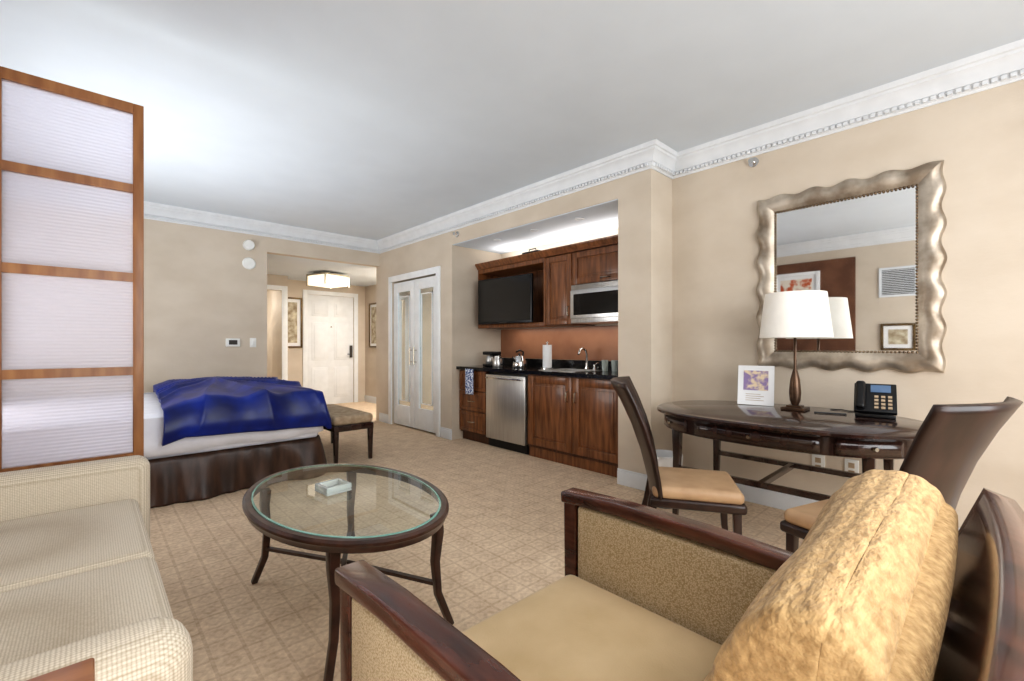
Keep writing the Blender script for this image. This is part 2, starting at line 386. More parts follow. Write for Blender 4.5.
# ---------------------------------------------------------------- kitchenette
def front(m,y0,y1,z0,z1,x=0,t=.02,fw=.05):
    m.box(x,x+t,y0,y0+fw,z0,z1).box(x,x+t,y1-fw,y1,z0,z1).box(x,x+t,y0+fw,y1-fw,z0,z0+fw).box(x,x+t,y0+fw,y1-fw,z1-fw,z1)
    m.box(x+.010,x+t,y0+fw,y1-fw,z0+fw,z1-fw)
    if z1-z0>.25: m.box(x+.004,x+.012,y0+fw+.025,y1-fw-.025,z0+fw+.025,z1-fw-.025)
    return m
def pull(m,y,z,vert=True,x=0,l=.05):
    if vert: m.tube([(x,y,z-l),(x-.028,y,z-l*.8),(x-.03,y,z),(x-.028,y,z+l*.8),(x,y,z+l)],.006,8)
    else: m.tube([(x,y-l,z),(x-.028,y-l*.8,z),(x-.03,y,z),(x-.028,y+l*.8,z),(x,y+l,z)],.006,8)
    return m
XF=3.30; ZC=.855
def carcass(w,dpt=.68):
    return MB().box(.022,dpt,0,.018,.10,ZC).box(.022,dpt,w-.018,w,.10,ZC).box(.022,dpt,.018,w-.018,.10,.12).box(dpt-.01,dpt,.018,w-.018,.12,ZC).box(.022,.03,.018,w-.018,.12,ZC)
c=thing('drawer_cabinet','small cherry wood drawer unit with checked towel, left of the steel refrigerator','cabinet',(XF,3.964,0))
carcass(.50).box(.06,.68,0,.50,0,.10).build('body',M_cherryd,c)
for (a,b) in ((.12,.36),(.37,.60),(.61,.84)):
    d=front(MB(),.005,.495,a,b,fw=.04).build('drawer',M_cherry,c,bevel=.002)
    pull(MB(),.25,(a+b)/2,False).build('handle',M_brass,d)
c=thing('sink_cabinet','wide cherry wood sink cabinet with two tall panelled doors','cabinet',(XF,NR+.004,0))
carcass(1.165).box(.05,.68,0,1.165,0,.10).build('body',M_cherryd,c)
d=front(MB(),.01,.565,.13,.84,fw=.075).build('door',M_cherry,c,bevel=.003); pull(MB(),.52,.66).build('handle',M_brass,d)
d=front(MB(),.575,1.155,.13,.84,fw=.075).build('door',M_cherry,c,bevel=.003); pull(MB(),.62,.66).build('handle',M_brass,d)
MB().box(.035,.05,0,1.165,.0,.10).build('toe_board',M_cherry,c)
c=thing('mini_refrigerator','stainless steel undercounter refrigerator between the cherry cabinets','refrigerator',(XF,3.30,0))
MB().box(.045,.62,.01,.65,.0,.85).build('body',M_black,c,bevel=.004)
d=MB().box(-.01,.04,.015,.645,.10,.82).build('door',M_steel,c,bevel=.008)
MB().box(-.045,-.03,.05,.61,.775,.795).box(-.045,-.01,.07,.09,.775,.795).box(-.045,-.01,.57,.59,.775,.795).build('handle',M_chrome,d,bevel=.003)
MB().box(.03,.045,.02,.64,.02,.09).build('grille',M_black,c)
wt=MB(); x0,x1=3.26,3.965; y0,y1=NR+.004,NL-.004; sy0,sy1,sx0,sx1=2.72,3.18,3.38,3.78
wt.box(x0,sx0,y0,y1,ZC,ZC+.035).box(sx1,x1,y0,y1,ZC,ZC+.035).box(sx0,sx1,y0,sy0,ZC,ZC+.035).box(sx0,sx1,sy1,y1,ZC,ZC+.035)
tag(wt.build('worktop',M_granite),'black speckled granite worktop running across the kitchenette','worktop')
tag(MB().box(3.966,3.988,y0,y1,ZC,ZC+.125).build('worktop_upstand',M_granite),'low black granite upstand along the back of the worktop','upstand')
ZT=ZC+.035
s_=MB(); q=.008
s_.box(sx0+q,sx1-q,sy0+q,sy1-q,ZC-.14,ZC-.132).box(sx0+.001,sx0+q,sy0+.001,sy1-.001,ZC-.14,ZT+.001).box(sx1-q,sx1-.001,sy0+.001,sy1-.001,ZC-.14,ZT+.001).box(sx0+q,sx1-q,sy0+.001,sy0+q,ZC-.14,ZT+.001).box(sx0+q,sx1-q,sy1-q,sy1-.001,ZC-.14,ZT+.001)
s_.box(sx0-.012,sx0+q,sy0-.012,sy1+.012,ZT+.001,ZT+.005).box(sx1-q,sx1+.012,sy0-.012,sy1+.012,ZT+.001,ZT+.005).box(sx0+q,sx1-q,sy0-.012,sy0+q,ZT+.001,ZT+.005).box(sx0+q,sx1-q,sy1-q,sy1+.012,ZT+.001,ZT+.005)
tag(s_.build('sink',M_steel),'steel sink basin set into the black worktop','sink')
fz=thing('faucet','tall arched chrome faucet behind the sink','faucet',(3.86,2.95,ZT+.001))
MB().lathe([(.03,0),(.03,.01),(.018,.02),(.014,.06)],0,0,20).tube([(0,0,.05),(0,0,.16),(-.02,0,.205),(-.06,0,.225),(-.11,0,.21),(-.14,0,.16)],.013,12).build('spout',M_chrome,fz)
MB().lathe([(.022,0),(.022,.008),(.013,.02),(.013,.05)],0,-.10,16).tube([(0,-.10,.045),(-.01,-.15,.075)],.007).build('lever',M_chrome,fz)
tag(MB().box(0,.008,NR+.004,NL-.004,ZT+.092,1.355).build('backsplash_panel',M_back,loc=(3.989,0,0)),'copper brown wooden splash panel behind the worktop','panel')
# uppers
XU=3.60; UB,UT=1.36,2.10
c=thing('television_bay_cabinet','open cherry wood wall bay that holds the television','cabinet',(XU,0,0))
ya,yb=3.318,NL-.004
MB().box(.0,.39,ya,ya+.02,UB,UT).box(.0,.39,yb-.02,yb,UB,UT).box(0,.39,ya+.02,yb-.02,UT-.05,UT).box(0,.39,ya+.02,yb-.02,UB,UB+.04).build('body',M_cherry,c,bevel=.002)
MB().box(.37,.385,ya+.02,yb-.02,UB+.04,UT-.05).build('back_panel',M_cherry,c)
c=thing('wall_cabinet','narrow cherry wall cabinet with one tall door, right of the television','cabinet',(XU,0,0))
MB().box(.022,.39,2.945,3.314,UB,UT).build('body',M_cherryd,c)
d=front(MB(),2.95,3.31,UB+.005,UT-.01,fw=.06).build('door',M_cherry,c,bevel=.003); pull(MB(),2.98,1.50).build('handle',M_brass,d)
c=thing('microwave_top_cabinet','short wide cherry wall cabinet above the microwave','cabinet',(XU,0,0))
MB().box(.022,.39,NR+.004,2.941,1.76,UT).build('body',M_cherryd,c)
d=front(MB(),NR+.01,2.936,1.765,UT-.01,fw=.06).build('door',M_cherry,c,bevel=.003); pull(MB(),2.53,1.80,False).build('handle',M_brass,d)
cr=MB(); pr=[(0,.001),(-.012,.001),(-.018,.02),(-.045,.05),(-.05,.07),(0,.07)]
cr.rings([[(XU+a,y,UT+b) for a,b in pr+[(.36,.07),(.36,.001)]] for y in (NR+.004,NL-.004)])
tag(cr.build('cabinet_cornice',M_cherry,bevel=.001),'cherry cornice capping the whole row of wall cabinets','cornice')
c=thing('microwave','stainless steel microwave oven hung under the short cabinet','microwave',(XU-.04,0,0))
ma,mb=NR+.01,2.935
MB().box(.02,.40,ma,mb,1.37,1.755).build('body',M_steel,c,bevel=.004)
d=MB().box(0,.02,ma+.17,mb-.005,1.415,1.70).build('door',M_steel,c,bevel=.004)
MB().box(-.004,.0,ma+.22,mb-.05,1.45,1.66).build('window',M_screen,d)
MB().tube([(0,ma+.19,1.43),(-.03,ma+.19,1.45),(-.03,ma+.19,1.66),(0,ma+.19,1.68)],.008).build('handle',M_chrome,d)
MB().box(0,.02,ma+.005,ma+.165,1.415,1.70).build('control_panel',M_black,c)
g=MB()
for i in range(4): g.box(.005,.02,ma+.01,mb-.01,1.708+i*.011,1.714+i*.011)
g.build('vent_grille',M_chrome,c)
c=thing('television','black flat television hanging in the cherry wall bay','television',(3.50,3.88,1.67),math.radians(4))
MB().box(0,.035,-.43,.43,-.27,.27).build('casing',M_black,c,bevel=.006)
MB().box(-.003,0,-.415,.415,-.245,.255).build('screen',M_screen,c)
MB().box(-.004,-.001,-.06,.06,-.262,-.252).build('speaker_strip',M_grille,c)
MB().tube([(.035,0,0),(.44,-.02,0)],.02).box(.036,.05,-.12,.12,-.1,.1).build('wall_bracket',M_black,c)
# on the worktop
ZW=ZT+.001
c=thing('kettle','round chrome kettle with black handle on the granite worktop','kettle',(3.55,3.66,ZW))
MB().lathe([(.075,0),(.08,.01),(.078,.055),(.062,.105),(.045,.135),(.02,.142),(0,.143)]).build('body',M_chrome,c)
MB().tube([(-.06,0,.07),(-.085,0,.10),(-.105,0,.13)],[.018,.014,.009]).build('spout',M_chrome,c)
MB().tube([(.05,0,.12),(.06,0,.18),(0,0,.20),(-.05,0,.18)],.010).build('handle',M_black,c)
MB().lathe([(.006,.142),(.014,.15),(.012,.163),(0,.165)],0,0,14).build('lid_knob',M_black,c)
c=thing('coffee_pot','steel coffee pot at the left end of the worktop','pot',(3.50,3.98,ZW))
MB().lathe([(.055,0),(.06,.01),(.055,.09),(.04,.12),(.042,.13),(0,.135)]).build('body',M_steel,c)
MB().tube([(0,-.05,.11),(0,-.10,.10),(0,-.10,.04),(0,-.055,.03)],.008).build('handle',M_black,c)
c=thing('coffee_maker','small steel and black coffee maker beside the coffee pot','coffee maker',(3.58,4.18,ZW))
MB().box(-.08,.09,-.08,.08,0,.03).box(.03,.09,-.08,.08,.03,.14).box(-.08,.09,-.08,.08,.14,.18).build('body',M_black,c,bevel=.01)
MB().lathe([(.045,.031),(.055,.05),(.05,.10),(.035,.13),(0,.13)],-.025,0,20).build('carafe',M_steel,c)
c=thing('paper_towel_holder','upright white paper towel roll on a steel holder','paper towel',(3.62,3.30,ZW))
MB().lathe([(.075,0),(.075,.012),(.01,.014),(.008,.28),(.014,.29),(0,.30)]).build('holder',M_chrome,c)
MB().lathe([(.05,.016),(.05,.26),(.018,.26)]).build('roll',M_paper,c)
for (x,y,lb) in ((3.72,2.62,'clear drinking glass nearest the faucet'),(3.74,2.52,'clear drinking glass further right of the faucet')):
    tag(MB().lathe([(.028,0),(.034,.11),(.031,.11),(.026,.006),(0,.006)],0,0,20).build('drinking_glass',M_clear,loc=(x,y,ZW)),lb,'glass','drinking glasses on the worktop')
c=thing('toaster','black and chrome toaster by the right end of the worktop','toaster',(3.72,2.34,ZW))
MB().soft(0,0,.075,.13,.18,.15,.03).build('body',M_black,c)
MB().box(-.03,-.01,-.06,.06,.149,.153).box(.01,.03,-.06,.06,.149,.153).build('slots',M_chrome,c)
tag(MB().soft(0,0,.03,.10,.26,.05,.012,0).tube([(0,-.06,.053),(0,-.05,.085),(0,.05,.085),(0,.06,.053)],.006).build('storage_case',M_black,loc=(3.72,3.62,UT+.070)),'small black case lying on top of the cabinet cornice','case')
def towelf(u,v): return (.004*math.sin(u*18),-.07+.14*u,-v*.30)
tag(MB().grid(towelf,14,10).build('dish_towel',M_navy,loc=(3.245,4.19,ZC+.015),solid=.008),'blue and white checked towel hanging over the drawer front','towel')
for y,lb in ((2.7,'round recessed downlight nearest the niche right end'),(3.3,'round recessed downlight in the middle of the niche ceiling'),(3.9,'round recessed downlight nearest the niche left end')):
    o=MB().lathe([(.045,0),(.045,-.008),(.03,-.008),(.03,-.003),(0,-.003)],0,0,20).build('niche_downlight',M_trim,loc=(3.42,y,NT-.008))
    tag(o,lb,'downlight','niche downlights')

# ---------------------------------------------------------------- back wall bits
def disc(name,label,cat,x,z,r,t):
    prof=[(r,-.004),(r,t*.5),(r*.85,t),(0,t)]
    m=MB().rings([[(rr*math.cos(2*PI*j/28),-h,rr*math.sin(2*PI*j/28)) for j in range(28)] for rr,h in prof])
    return tag(m.build(name,M_white,loc=(x,YB,z)),label,cat)
disc('smoke_alarm','upper round white alarm on the back wall','smoke alarm',1.44,2.39,.065,.05)
disc('wall_speaker','lower round white speaker disc on the back wall','speaker',1.445,2.165,.075,.02)
c=thing('thermostat','white thermostat with dark display on the back wall','thermostat',(1.27,YB,1.18))
MB().box(-.075,.075,-.025,.006,-.05,.05).build('casing',M_white,c,bevel=.006); MB().box(-.045,.045,-.027,-.024,-.025,.03).build('display',M_grille,c)
c=thing('light_switch','white light switch plate right of the thermostat','light switch',(1.49,YB,1.18))
MB().box(-.035,.035,-.008,.004,-.058,.058).build('plate',M_white,c,bevel=.003); MB().box(-.014,.014,-.014,-.008,-.03,.03).build('rocker',M_white,c,bevel=.002)
def picture(name,label,loc,rz,w,h,fw,mf,ma,matb=.05,lean=0):
    c=thing(name,label,'picture',loc,rz)
    MB().box(-w/2,-w/2+fw,-.03,0,0,h).box(w/2-fw,w/2,-.03,0,0,h).box(-w/2+fw,w/2-fw,-.03,0,0,fw).box(-w/2+fw,w/2-fw,-.03,0,h-fw,h).build('frame',mf,c,bevel=.003)
    MB().box(-w/2+fw,w/2-fw,-.012,-.002,fw,h-fw).build('mat_board',M_paper,c)
    MB().box(-w/2+fw+matb,w/2-fw-matb,-.015,-.012,fw+matb,h-fw-matb).build('print',ma,c)
    return c
picture('framed_picture','small gold framed print left of the entry door',(2.70,8.75,1.10),0,.34,.92,.03,M_goldf,M_art,.06)
picture('framed_picture','gold framed print on the hall wall right of the entry door',(4.1,8.28,1.1),-PI/2,.5,.88,.03,M_goldf,M_art)
c=thing('ceiling_light','square glass flush ceiling light glowing in the entry hall','ceiling light',(2.87,7.5,2.34),.3)
MB().lathe([(.09,-.03),(.09,0)],0,0,24).build('canopy',M_brass,c)
MB().box(-.22,.22,-.22,.22,-.215,-.06).build('glass_shade',M_lampg,c,bevel=.015)
MB().box(-.235,.235,-.235,.235,-.06,-.035).box(-.235,-.215,-.235,-.215,-.225,-.06).box(.215,.235,-.235,-.215,-.225,-.06).box(-.235,-.215,.215,.235,-.225,-.06).box(.215,.235,.215,.235,-.225,-.06).build('metal_frame',M_brass,c)

# ---------------------------------------------------------------- divider screen
c=thing('room_divider','amber wood room divider with frosted glass panes beside the bed','room divider',(.192,2.83,0))
Wd=.502; ZS=2.315; sw=.04
zr=[(.0,.06),(.585,.63),(1.005,1.045),(1.455,1.497),(1.885,1.925),(2.268,2.315)]
for cidx in range(2):
    xo=-cidx*(Wd-sw)
    if cidx==0: MB().box(-sw,0,0,.04,0,ZS).build('stile',M_screenw,c,bevel=.003)
    MB().box(xo-Wd,xo-Wd+sw,0,.04,0,ZS).build('stile',M_screenw,c,bevel=.003)
    for a,b in zr: MB().box(xo-Wd+sw,xo-sw,.002,.038,a,b).build('rail',M_screenw,c)
    for i in range(5):
        MB().box(xo-Wd+sw,xo-sw,.015,.021,zr[i][1],zr[i+1][0]).build('frosted_pane',M_frost,c)

# ---------------------------------------------------------------- sofa
c=thing('sofa','cream woven two-seat sofa along the left wall','sofa',(-.335,1.83,0))
MB().soft(-.02,0,.20,.92,1.66,.24,.03).build('base',M_sofa,c)
MB().soft(.03,.805,.365,1.01,.14,.57,.05,.0).build('arm',M_sofa,c)
MB().soft(-.0,-.80,.365,.95,.155,.57,.065,.0).build('arm',M_sofa,c)
MB().soft(-.37,0,.46,.22,1.66,.76,.05).build('back',M_sofa,c)
for sy in (-1,1):
    MB().soft(.105,sy*.363+.003,.405,.77,.72,.17,.035,.006).build('seat_cushion',M_sofa,c)
    MB().soft(-.20,sy*.363,.68,.18,.70,.42,.07,.0).build('back_cushion',M_sofa,c)
for sx in (-.42,.38):
    for sy in (-.78,.78): MB().lathe([(.022,0),(.03,.09)],sx,sy,12).build('leg',M_dark,c)
c=thing('end_table','orange brown wooden end table corner beside the near sofa arm','table',(-.19,.63,0))
MB().box(-.20,.195,-.22,.22,.69,.72).build('tabletop',M_endw,c,bevel=.004)
MB().box(-.18,.175,-.20,.20,.62,.69).build('apron',M_endw,c)
for sx in (-.165,.16):
    for sy in (-.185,.185): MB().box(sx-.018,sx+.018,sy-.018,sy+.018,0,.62).build('leg',M_endw,c)

# ---------------------------------------------------------------- coffee table
c=thing('coffee_table','oval dark wood coffee table with inset glass top','coffee table',(.83,1.98,0))
AX,AY,TZ=.38,.595,.49; W_=.032
def ell(ax,ay,z,n=72): return [(ax*math.cos(2*PI*j/n),ay*math.sin(2*PI*j/n),z) for j in range(n)]
fr=MB(); R=[ell(AX-W_,AY-W_,TZ-.012),ell(AX-W_+.002,AY-W_+.002,TZ),ell(AX-.010,AY-.010,TZ),ell(AX,AY,TZ-.008),ell(AX,AY,TZ-.018),ell(AX-.008,AY-.008,TZ-.026),ell(AX-.012,AY-.012,TZ-.044),ell(AX-W_+.005,AY-W_+.005,TZ-.044),ell(AX-W_,AY-W_,TZ-.03)]
fr.rings(R+[R[0]],caps=False)
fr.build('oval_frame',M_tabw,c)
g=MB(); g.v=[Vector(p) for p in ell(AX-W_-.006,AY-W_-.006,TZ+.001)]; g.f=[tuple(range(72))]
gt=g.build('glass_top',M_glass,c)
MB().rings([ell(AX-W_-.001,AY-W_-.001,TZ-.008),ell(AX-W_-.001,AY-W_-.001,TZ+.001),ell(AX-W_-.009,AY-W_-.009,TZ+.002),ell(AX-W_-.009,AY-W_-.009,TZ-.008),ell(AX-W_-.001,AY-W_-.001,TZ-.008)],caps=False).build('glass_rim',M_edge,c)
for sx in (-1,1):
    for sy in (-1,1):
        X,Y=.21*sx,.415*sy
        pts=[(X+.002*sx,Y-.002*sy,TZ-.035),(X+.006*sx,Y+.004*sy,.38),(X-.004*sx,Y-.002*sy,.26),(X+.004*sx,Y+.006*sy,.13),(X+.042*sx,Y+.045*sy,0)]
        MB().bar(pts,[.042,.038,.032,.028,.026],[.042,.038,.032,.028,.026],up=(1,0,0)).build('leg',M_tabw,c,bevel=.005)
for sx in (-1,1):
    MB().bar([(-.21*sx,-.415,.17+.001*sx),(0,0,.185+.004*sx),(.21*sx,.415,.17+.001*sx)],.02,.014).build('stretcher',M_tabw,c)
a_=MB(); q=.058
a_.box(-q,q,-q,q,0,.010).box(-q,q,-q,-q+.016,.010,.035).box(-q,q,q-.016,q,.010,.035).box(-q,-q+.016,-q+.016,q-.016,.010,.035).box(q-.016,q,-q+.016,q-.016,.010,.035)
tag(a_.build('glass_dish',M_clear,loc=(.80,2.03,TZ+.003),rz=.1,bevel=.003),'small square clear glass dish in the middle of the glass table','dish')

# ---------------------------------------------------------------- bed
BX0,BX1,BY0,BY1=-.66,1.50,4.08,6.0
c=thing('bed','king bed with white sheets and dark brown satin skirt','bed',((BX0+BX1)/2,(BY0+BY1)/2,0))
lx,ly=BX1-BX0,BY1-BY0
MB().box(-lx/2+.03,lx/2-.03,-ly/2+.03,ly/2-.03,.05,.31).build('box_spring',M_sheet,c)
MB().soft(0,0,.48,lx,ly,.34,.07,.0).build('mattress',M_sheet,c)
def rrect(hx,hy,r,n=480):
    P=[]
    L1,L2=2*(hx-r),2*(hy-r); A=PI*r/2; tot=2*(L1+L2)+4*A
    for i in range(n):
        s=tot*i/n
        segs=[(L1,0),(A,1),(L2,2),(A,3),(L1,4),(A,5),(L2,6),(A,7)]
        for l,kx in segs:
            if s<=l: break
            s-=l
        if kx==0: p=(-hx+r+s,-hy);nv=(0,-1)
        elif kx==2: p=(hx,-hy+r+s);nv=(1,0)
        elif kx==4: p=(hx-r-s,hy);nv=(0,1)
        elif kx==6: p=(-hx,hy-r-s);nv=(-1,0)
        else:
            q=(kx-1)//2; cx,cy=[(hx-r,-hy+r),(hx-r,hy-r),(-hx+r,hy-r),(-hx+r,-hy+r)][q]; an=-PI/2+q*PI/2+s/r
            nv=(math.cos(an),math.sin(an)); p=(cx+r*nv[0],cy+r*nv[1])
        P.append((p,nv,tot*i/n))
    return P
P=rrect(lx/2,ly/2,.07)
def pleat(s,lev):
    a=noise.noise(Vector((s*4.5,0,lev*.6)))*1.3+noise.noise(Vector((s*11,5,lev*.9)))*.7
    return max(0,1+a)
R=[]
for zf,am in ((.34,.0),(.30,.010),(.25,.022),(.19,.032),(.12,.042),(.06,.050),(.02,.056),(.004,.058)):
    R.append([(p[0]+n[0]*(am*pleat(s,1-zf/.34)+.005),p[1]+n[1]*(am*pleat(s,1-zf/.34)+.005),zf) for p,n,s in P])
MB().rings(R,caps=False).build('bed_skirt',M_skirt,c,solid=.004,sharp=80)
R=[]
for zf,am,of in ((.655,0,-.06),(.655,0,-.02),(.63,0,.012),(.55,.004,.018),(.45,.009,.026),(.375,.014,.032)):
    R.append([(p[0]+n[0]*(of+am*math.sin(s*9+noise.noise(Vector((s,0,0)))*4)),p[1]+n[1]*(of+am*math.sin(s*9+noise.noise(Vector((s,0,0)))*4)),zf+ (.030*noise.noise(Vector((s*1.6,3,0))) if zf<.4 else 0)) for p,n,s in P])
MB().rings(R,caps=False).build('sheet',M_sheet,c,solid=.004)
def cover(u,v):
    X1=1.45
    px=.37+u*(X1+.26-.37); nd=.225+.06*u; py=BY0-nd+v*(BY1+.08-BY0+nd)
    px+=(0.12*v)*(1-u)
    cx_,cy_=.88,5.15
    an=math.atan2(py-cy_,(px-cx_)); rr=math.hypot(px-cx_,py-cy_)
    w=noise.noise(Vector((px*1.3,py*1.3,0)))
    f=.9*(1-abs(math.sin(an*9+.9*w+.3))**.7)*1.3-.35+.25*math.sin(an*25+2.0*w)*min(1,rr)
    f+=.15*noise.noise(Vector((px*2.6,py*2.6,3)))
    amp=.036*min(1,rr*2.2)*(.45 if u>.86 else 1)
    dome=max(0,1-((px-.95)/.75)**2)*max(0,1-((py-5.0)/1.15)**2)
    z=.712+.07*dome**.6+.05*math.exp(-rr*rr*14)+f*amp
    X,Y=px,py; drop=0
    ex=px-X1; ey=BY0-py
    if ex>0: X=X1+.03+.008*f+.06*math.sin(min(1,ex/.26)*PI/2); drop=max(drop,ex)
    if ey>0: Y=BY0-.055-.020*f-.06*math.sin(min(1,ey/nd)*PI*.8); drop=max(drop,ey)
    if ex>0 and ey>0: drop=min(.30,math.hypot(ex,ey))
    if py>BY1: drop=max(drop,(py-BY1)); Y=BY1+.03
    if drop>0:
        b=min(1,drop/.12); z=z*(1-b)+.72*b-drop*.92-.02*b*b
    z-=.05*max(0,1-u*10)
    return (X,Y,max(z,.34))
tag(MB().grid(cover,170,180).build('velvet_coverlet',M_blue,solid=.02,sharp=80),'royal blue velvet coverlet bunched over the foot of the bed','blanket')
c=thing('bed_bench','low dark bench with fabric cushion at the foot of the bed','bench',(1.90,4.80,0))
MB().soft(0,0,.415,.40,1.02,.09,.03,.01).build('cushion',M_bench,c)
MB().box(-.20,.20,-.51,.51,.31,.37).build('frame',M_dark,c,bevel=.004)
for sx in (-.175,.175):
    for sy in (-.485,.485): MB().bar([(sx,sy,.31),(sx,sy,0)],[.045,.032],[.045,.032],up=(1,0,0)).build('leg',M_dark,c,bevel=.003)

# ---------------------------------------------------------------- desk
DY=.71
c=thing('writing_desk','glossy espresso oval writing desk against the mirror wall','desk',(3.01,.88,0))
def sup(ax,ay,z,n=80,e=.85):
    out=[]
    for j in range(n):
        t_=2*PI*j/n; cc,ss=math.cos(t_),math.sin(t_)
        out.append((ax*math.copysign(abs(cc)**e,cc),ay*math.copysign(abs(ss)**e,ss),z))
    return out
DT=.74
MB().rings([sup(.49,DY-.015,DT-.03),sup(.505,DY,DT-.02),sup(.505,DY,DT-.008),sup(.495,DY-.01,DT)]).build('desktop',M_dark,c)
MB().rings([sup(.45,DY-.055,DT-.125),sup(.455,DY-.05,DT-.12),sup(.455,DY-.05,DT-.03)]).build('apron',M_dark,c)
for a0,a1 in ((-24,24),(30,62),(-62,-30)):
    def dr(u,v,a0=a0,a1=a1):
        t_=PI+math.radians(a0+(a1-a0)*u); cc,ss=math.cos(t_),math.sin(t_); e=.85
        return (.459*math.copysign(abs(cc)**e,cc),(DY-.046)*math.copysign(abs(ss)**e,ss),DT-.112+.072*v)
    d=MB().grid(dr,14,1).build('drawer',M_dark,c,solid=.010)
    p=dr(.5,.5); nx,ny=p[0]/.462,p[1]/.802
    MB().tube([(p[0],p[1],p[2]),(p[0]+nx*.015,p[1]+ny*.015,p[2]),(p[0]+nx*.025,p[1]+ny*.025,p[2])],[.005,.012,.009],12).build('knob',M_brass,d)
for sx in (-1,1):
    for sy in (-1,1):
        X,Y=sx*.30,sy*.48
        MB().bar([(X,Y,DT-.12),(X,Y,.45),(X+.01*sx,Y+.01*sy,0)],[.05,.042,.028],[.05,.042,.028],up=(1,0,0)).build('leg',M_dark,c,bevel=.004)
for sx in (-1,1): MB().box(sx*.30-.014,sx*.30+.014,-.46,.46,.36,.39).build('stretcher',M_dark,c)
MB().box(-.286,.286,-.015,.015,.36,.388).build('cross_rail',M_dark,c)
# desk chairs
c=thing('desk_chair','curved dark wood chair with tan seat at the left end of the desk','chair',(2.21,1.04,0),math.radians(-59),'curved back desk chairs')
pf=[(-.185,.40),(-.205,.50),(-.235,.62),(-.28,.75),(-.335,.87),(-.39,.97)]
def bk(u,v):
    i=min(int(v*5),4); f=v*5-i; x=pf[i][0]*(1-f)+pf[i+1][0]*f; z=pf[i][1]*(1-f)+pf[i+1][1]*f
    wd=.20+.06*v; a=(u-.5)*2
    return (x+.08*a*a*(.5+.5*v),a*wd,z-.004*a*a*v)
MB().grid(bk,16,20).build('backrest',M_chaird,c,solid=.018)
MB().soft(.01,0,.405,.42,.41,.045,.015).build('seat_frame',M_chaird,c)
MB().soft(.012,0,.45,.40,.40,.06,.027,.008).build('seat_cushion',M_tan,c)
for sy in (-1,1):
    MB().bar([(.18,sy*.175,.40),(.185,sy*.175,.2),(.21,sy*.18,0)],[.036,.03,.022],[.036,.03,.022],up=(1,0,0)).build('leg',M_chaird,c,bevel=.004)
    MB().bar([(-.18,sy*.175,.43),(-.205,sy*.175,.3),(-.25,sy*.18,.15),(-.33,sy*.185,0)],[.03,.03,.028,.024],[.045,.04,.036,.028],up=(1,0,0)).build('leg',M_chaird,c,bevel=.004)
dup(c,(2.20,.33,0),math.radians(72),'curved dark wood chair beside the armchair back, at the right end of the desk')
# mirror
c=thing('wall_mirror','large silver framed wall mirror with rippled edges above the desk','mirror',(XR,.671,1.595))
a_,b_=.375,.49; A_,B_=.487,.602
def side(sd,t_,a,b):
    q=2*t_-1
    return [(q*a,b),(a,-q*b),(-q*a,-b),(-a,q*b)][sd]
fm=MB(); R=[]
for sd in range(4):
    n_=150
    for i in range(n_):
        t_=i/n_; row=[]
        inn=Vector(side(sd,t_,a_,b_)); out=Vector(side(sd,t_,A_,B_))
        nrm=[Vector((0,1)),Vector((1,0)),Vector((0,-1)),Vector((-1,0))][sd]
        k5=[5,6,5,6][sd]
        env=math.sin(PI*t_)**.3 if t_>0 else 0
        wv=.012*math.sin(2*PI*k5*t_)*env
        for s in [0,.06,.14,.22,.3,.38,.46,.54,.62,.7,.78,.86,.94,1]:
            p=inn.lerp(out,s)+nrm*wv*s
            hgt=.016+.028*math.sin(PI*min(1,s*.85+.05))+.003*math.sin(s*40)+.006*math.sin(2*PI*k5*t_)*s*env
            row.append((-hgt if s<1 else -.012,p.x,p.y))
        p=inn.lerp(out,1)+nrm*wv
        row.append((.002,p.x,p.y)); R.append(row)
fm.rings(R+[R[0]],closed=False,caps=False); fm.build('frame',M_frame,c,sharp=60)
MB().box(-.012,-.002,-a_-.01,a_+.01,-b_-.01,b_+.01).build('mirror_glass',M_mirror,c)
bd=MB()
for sd in range(4):
    n_=int([2*a_,2*b_][sd%2]/.019)
    for i in range(n_):
        p=side(sd,i/n_,a_-.002,b_-.002); r=.0085
        bd.rings([[(-.02-r*math.cos(th),p[0]+r*math.sin(th)*math.cos(2*PI*j/7),p[1]+r*math.sin(th)*math.sin(2*PI*j/7)) for j in range(7)] for th in (.1,.8,1.5,2.3)])
bd.build('bead_trim',M_bead,c)
# lamp
c=thing('table_lamp','bronze table lamp with tapered white shade on the desk','lamp',(3.25,.85,DT+.001))
MB().box(-.065,.065,-.065,.065,0,.018).box(-.04,.04,-.04,.04,.018,.03).lathe([(.018,.03),(.03,.06),(.034,.11),(.027,.19),(.014,.245),(.008,.26),(.008,.50)]).build('base',M_bronze,c,bevel=.002)
MB().lathe([(.20,.455),(.168,.735),(.165,.735),(.197,.455)]).build('lamp_shade',M_shade,c)
MB().lathe([(.008,.5),(.018,.51),(.03,.56),(.028,.60),(0,.62)],0,0,16).build('bulb',M_paper,c)
MB().tube([(-.166,0,.73),(.166,0,.73)],.003,6).tube([(0,-.166,.73),(0,.166,.73)],.003,6).tube([(0,0,.6),(0,0,.745)],.004,6).build('spider',M_brass,c)
# card
c=thing('display_card','white framed info card with violet picture standing on the desk','card',(3.30,1.10,DT+.002),math.radians(-78))
mt=Matrix.Rotation(math.radians(-10),4,'X')
MB().box(-.11,.11,0,.006,.0,.27,mt).build('card',M_paper,c)
MB().box(-.075,.075,-.002,0,.10,.235,mt).build('picture_print',M_art3,c)
g=MB()
for i in range(4): g.box(-.06,.05-.02*(i%2),-.0018,0,.03+i*.014,.033+i*.014,mt)
g.build('caption_lines',M_bench,c)
MB().box(-.08,.08,.006,.085,-.001,.004).build('stand',M_paper,c)
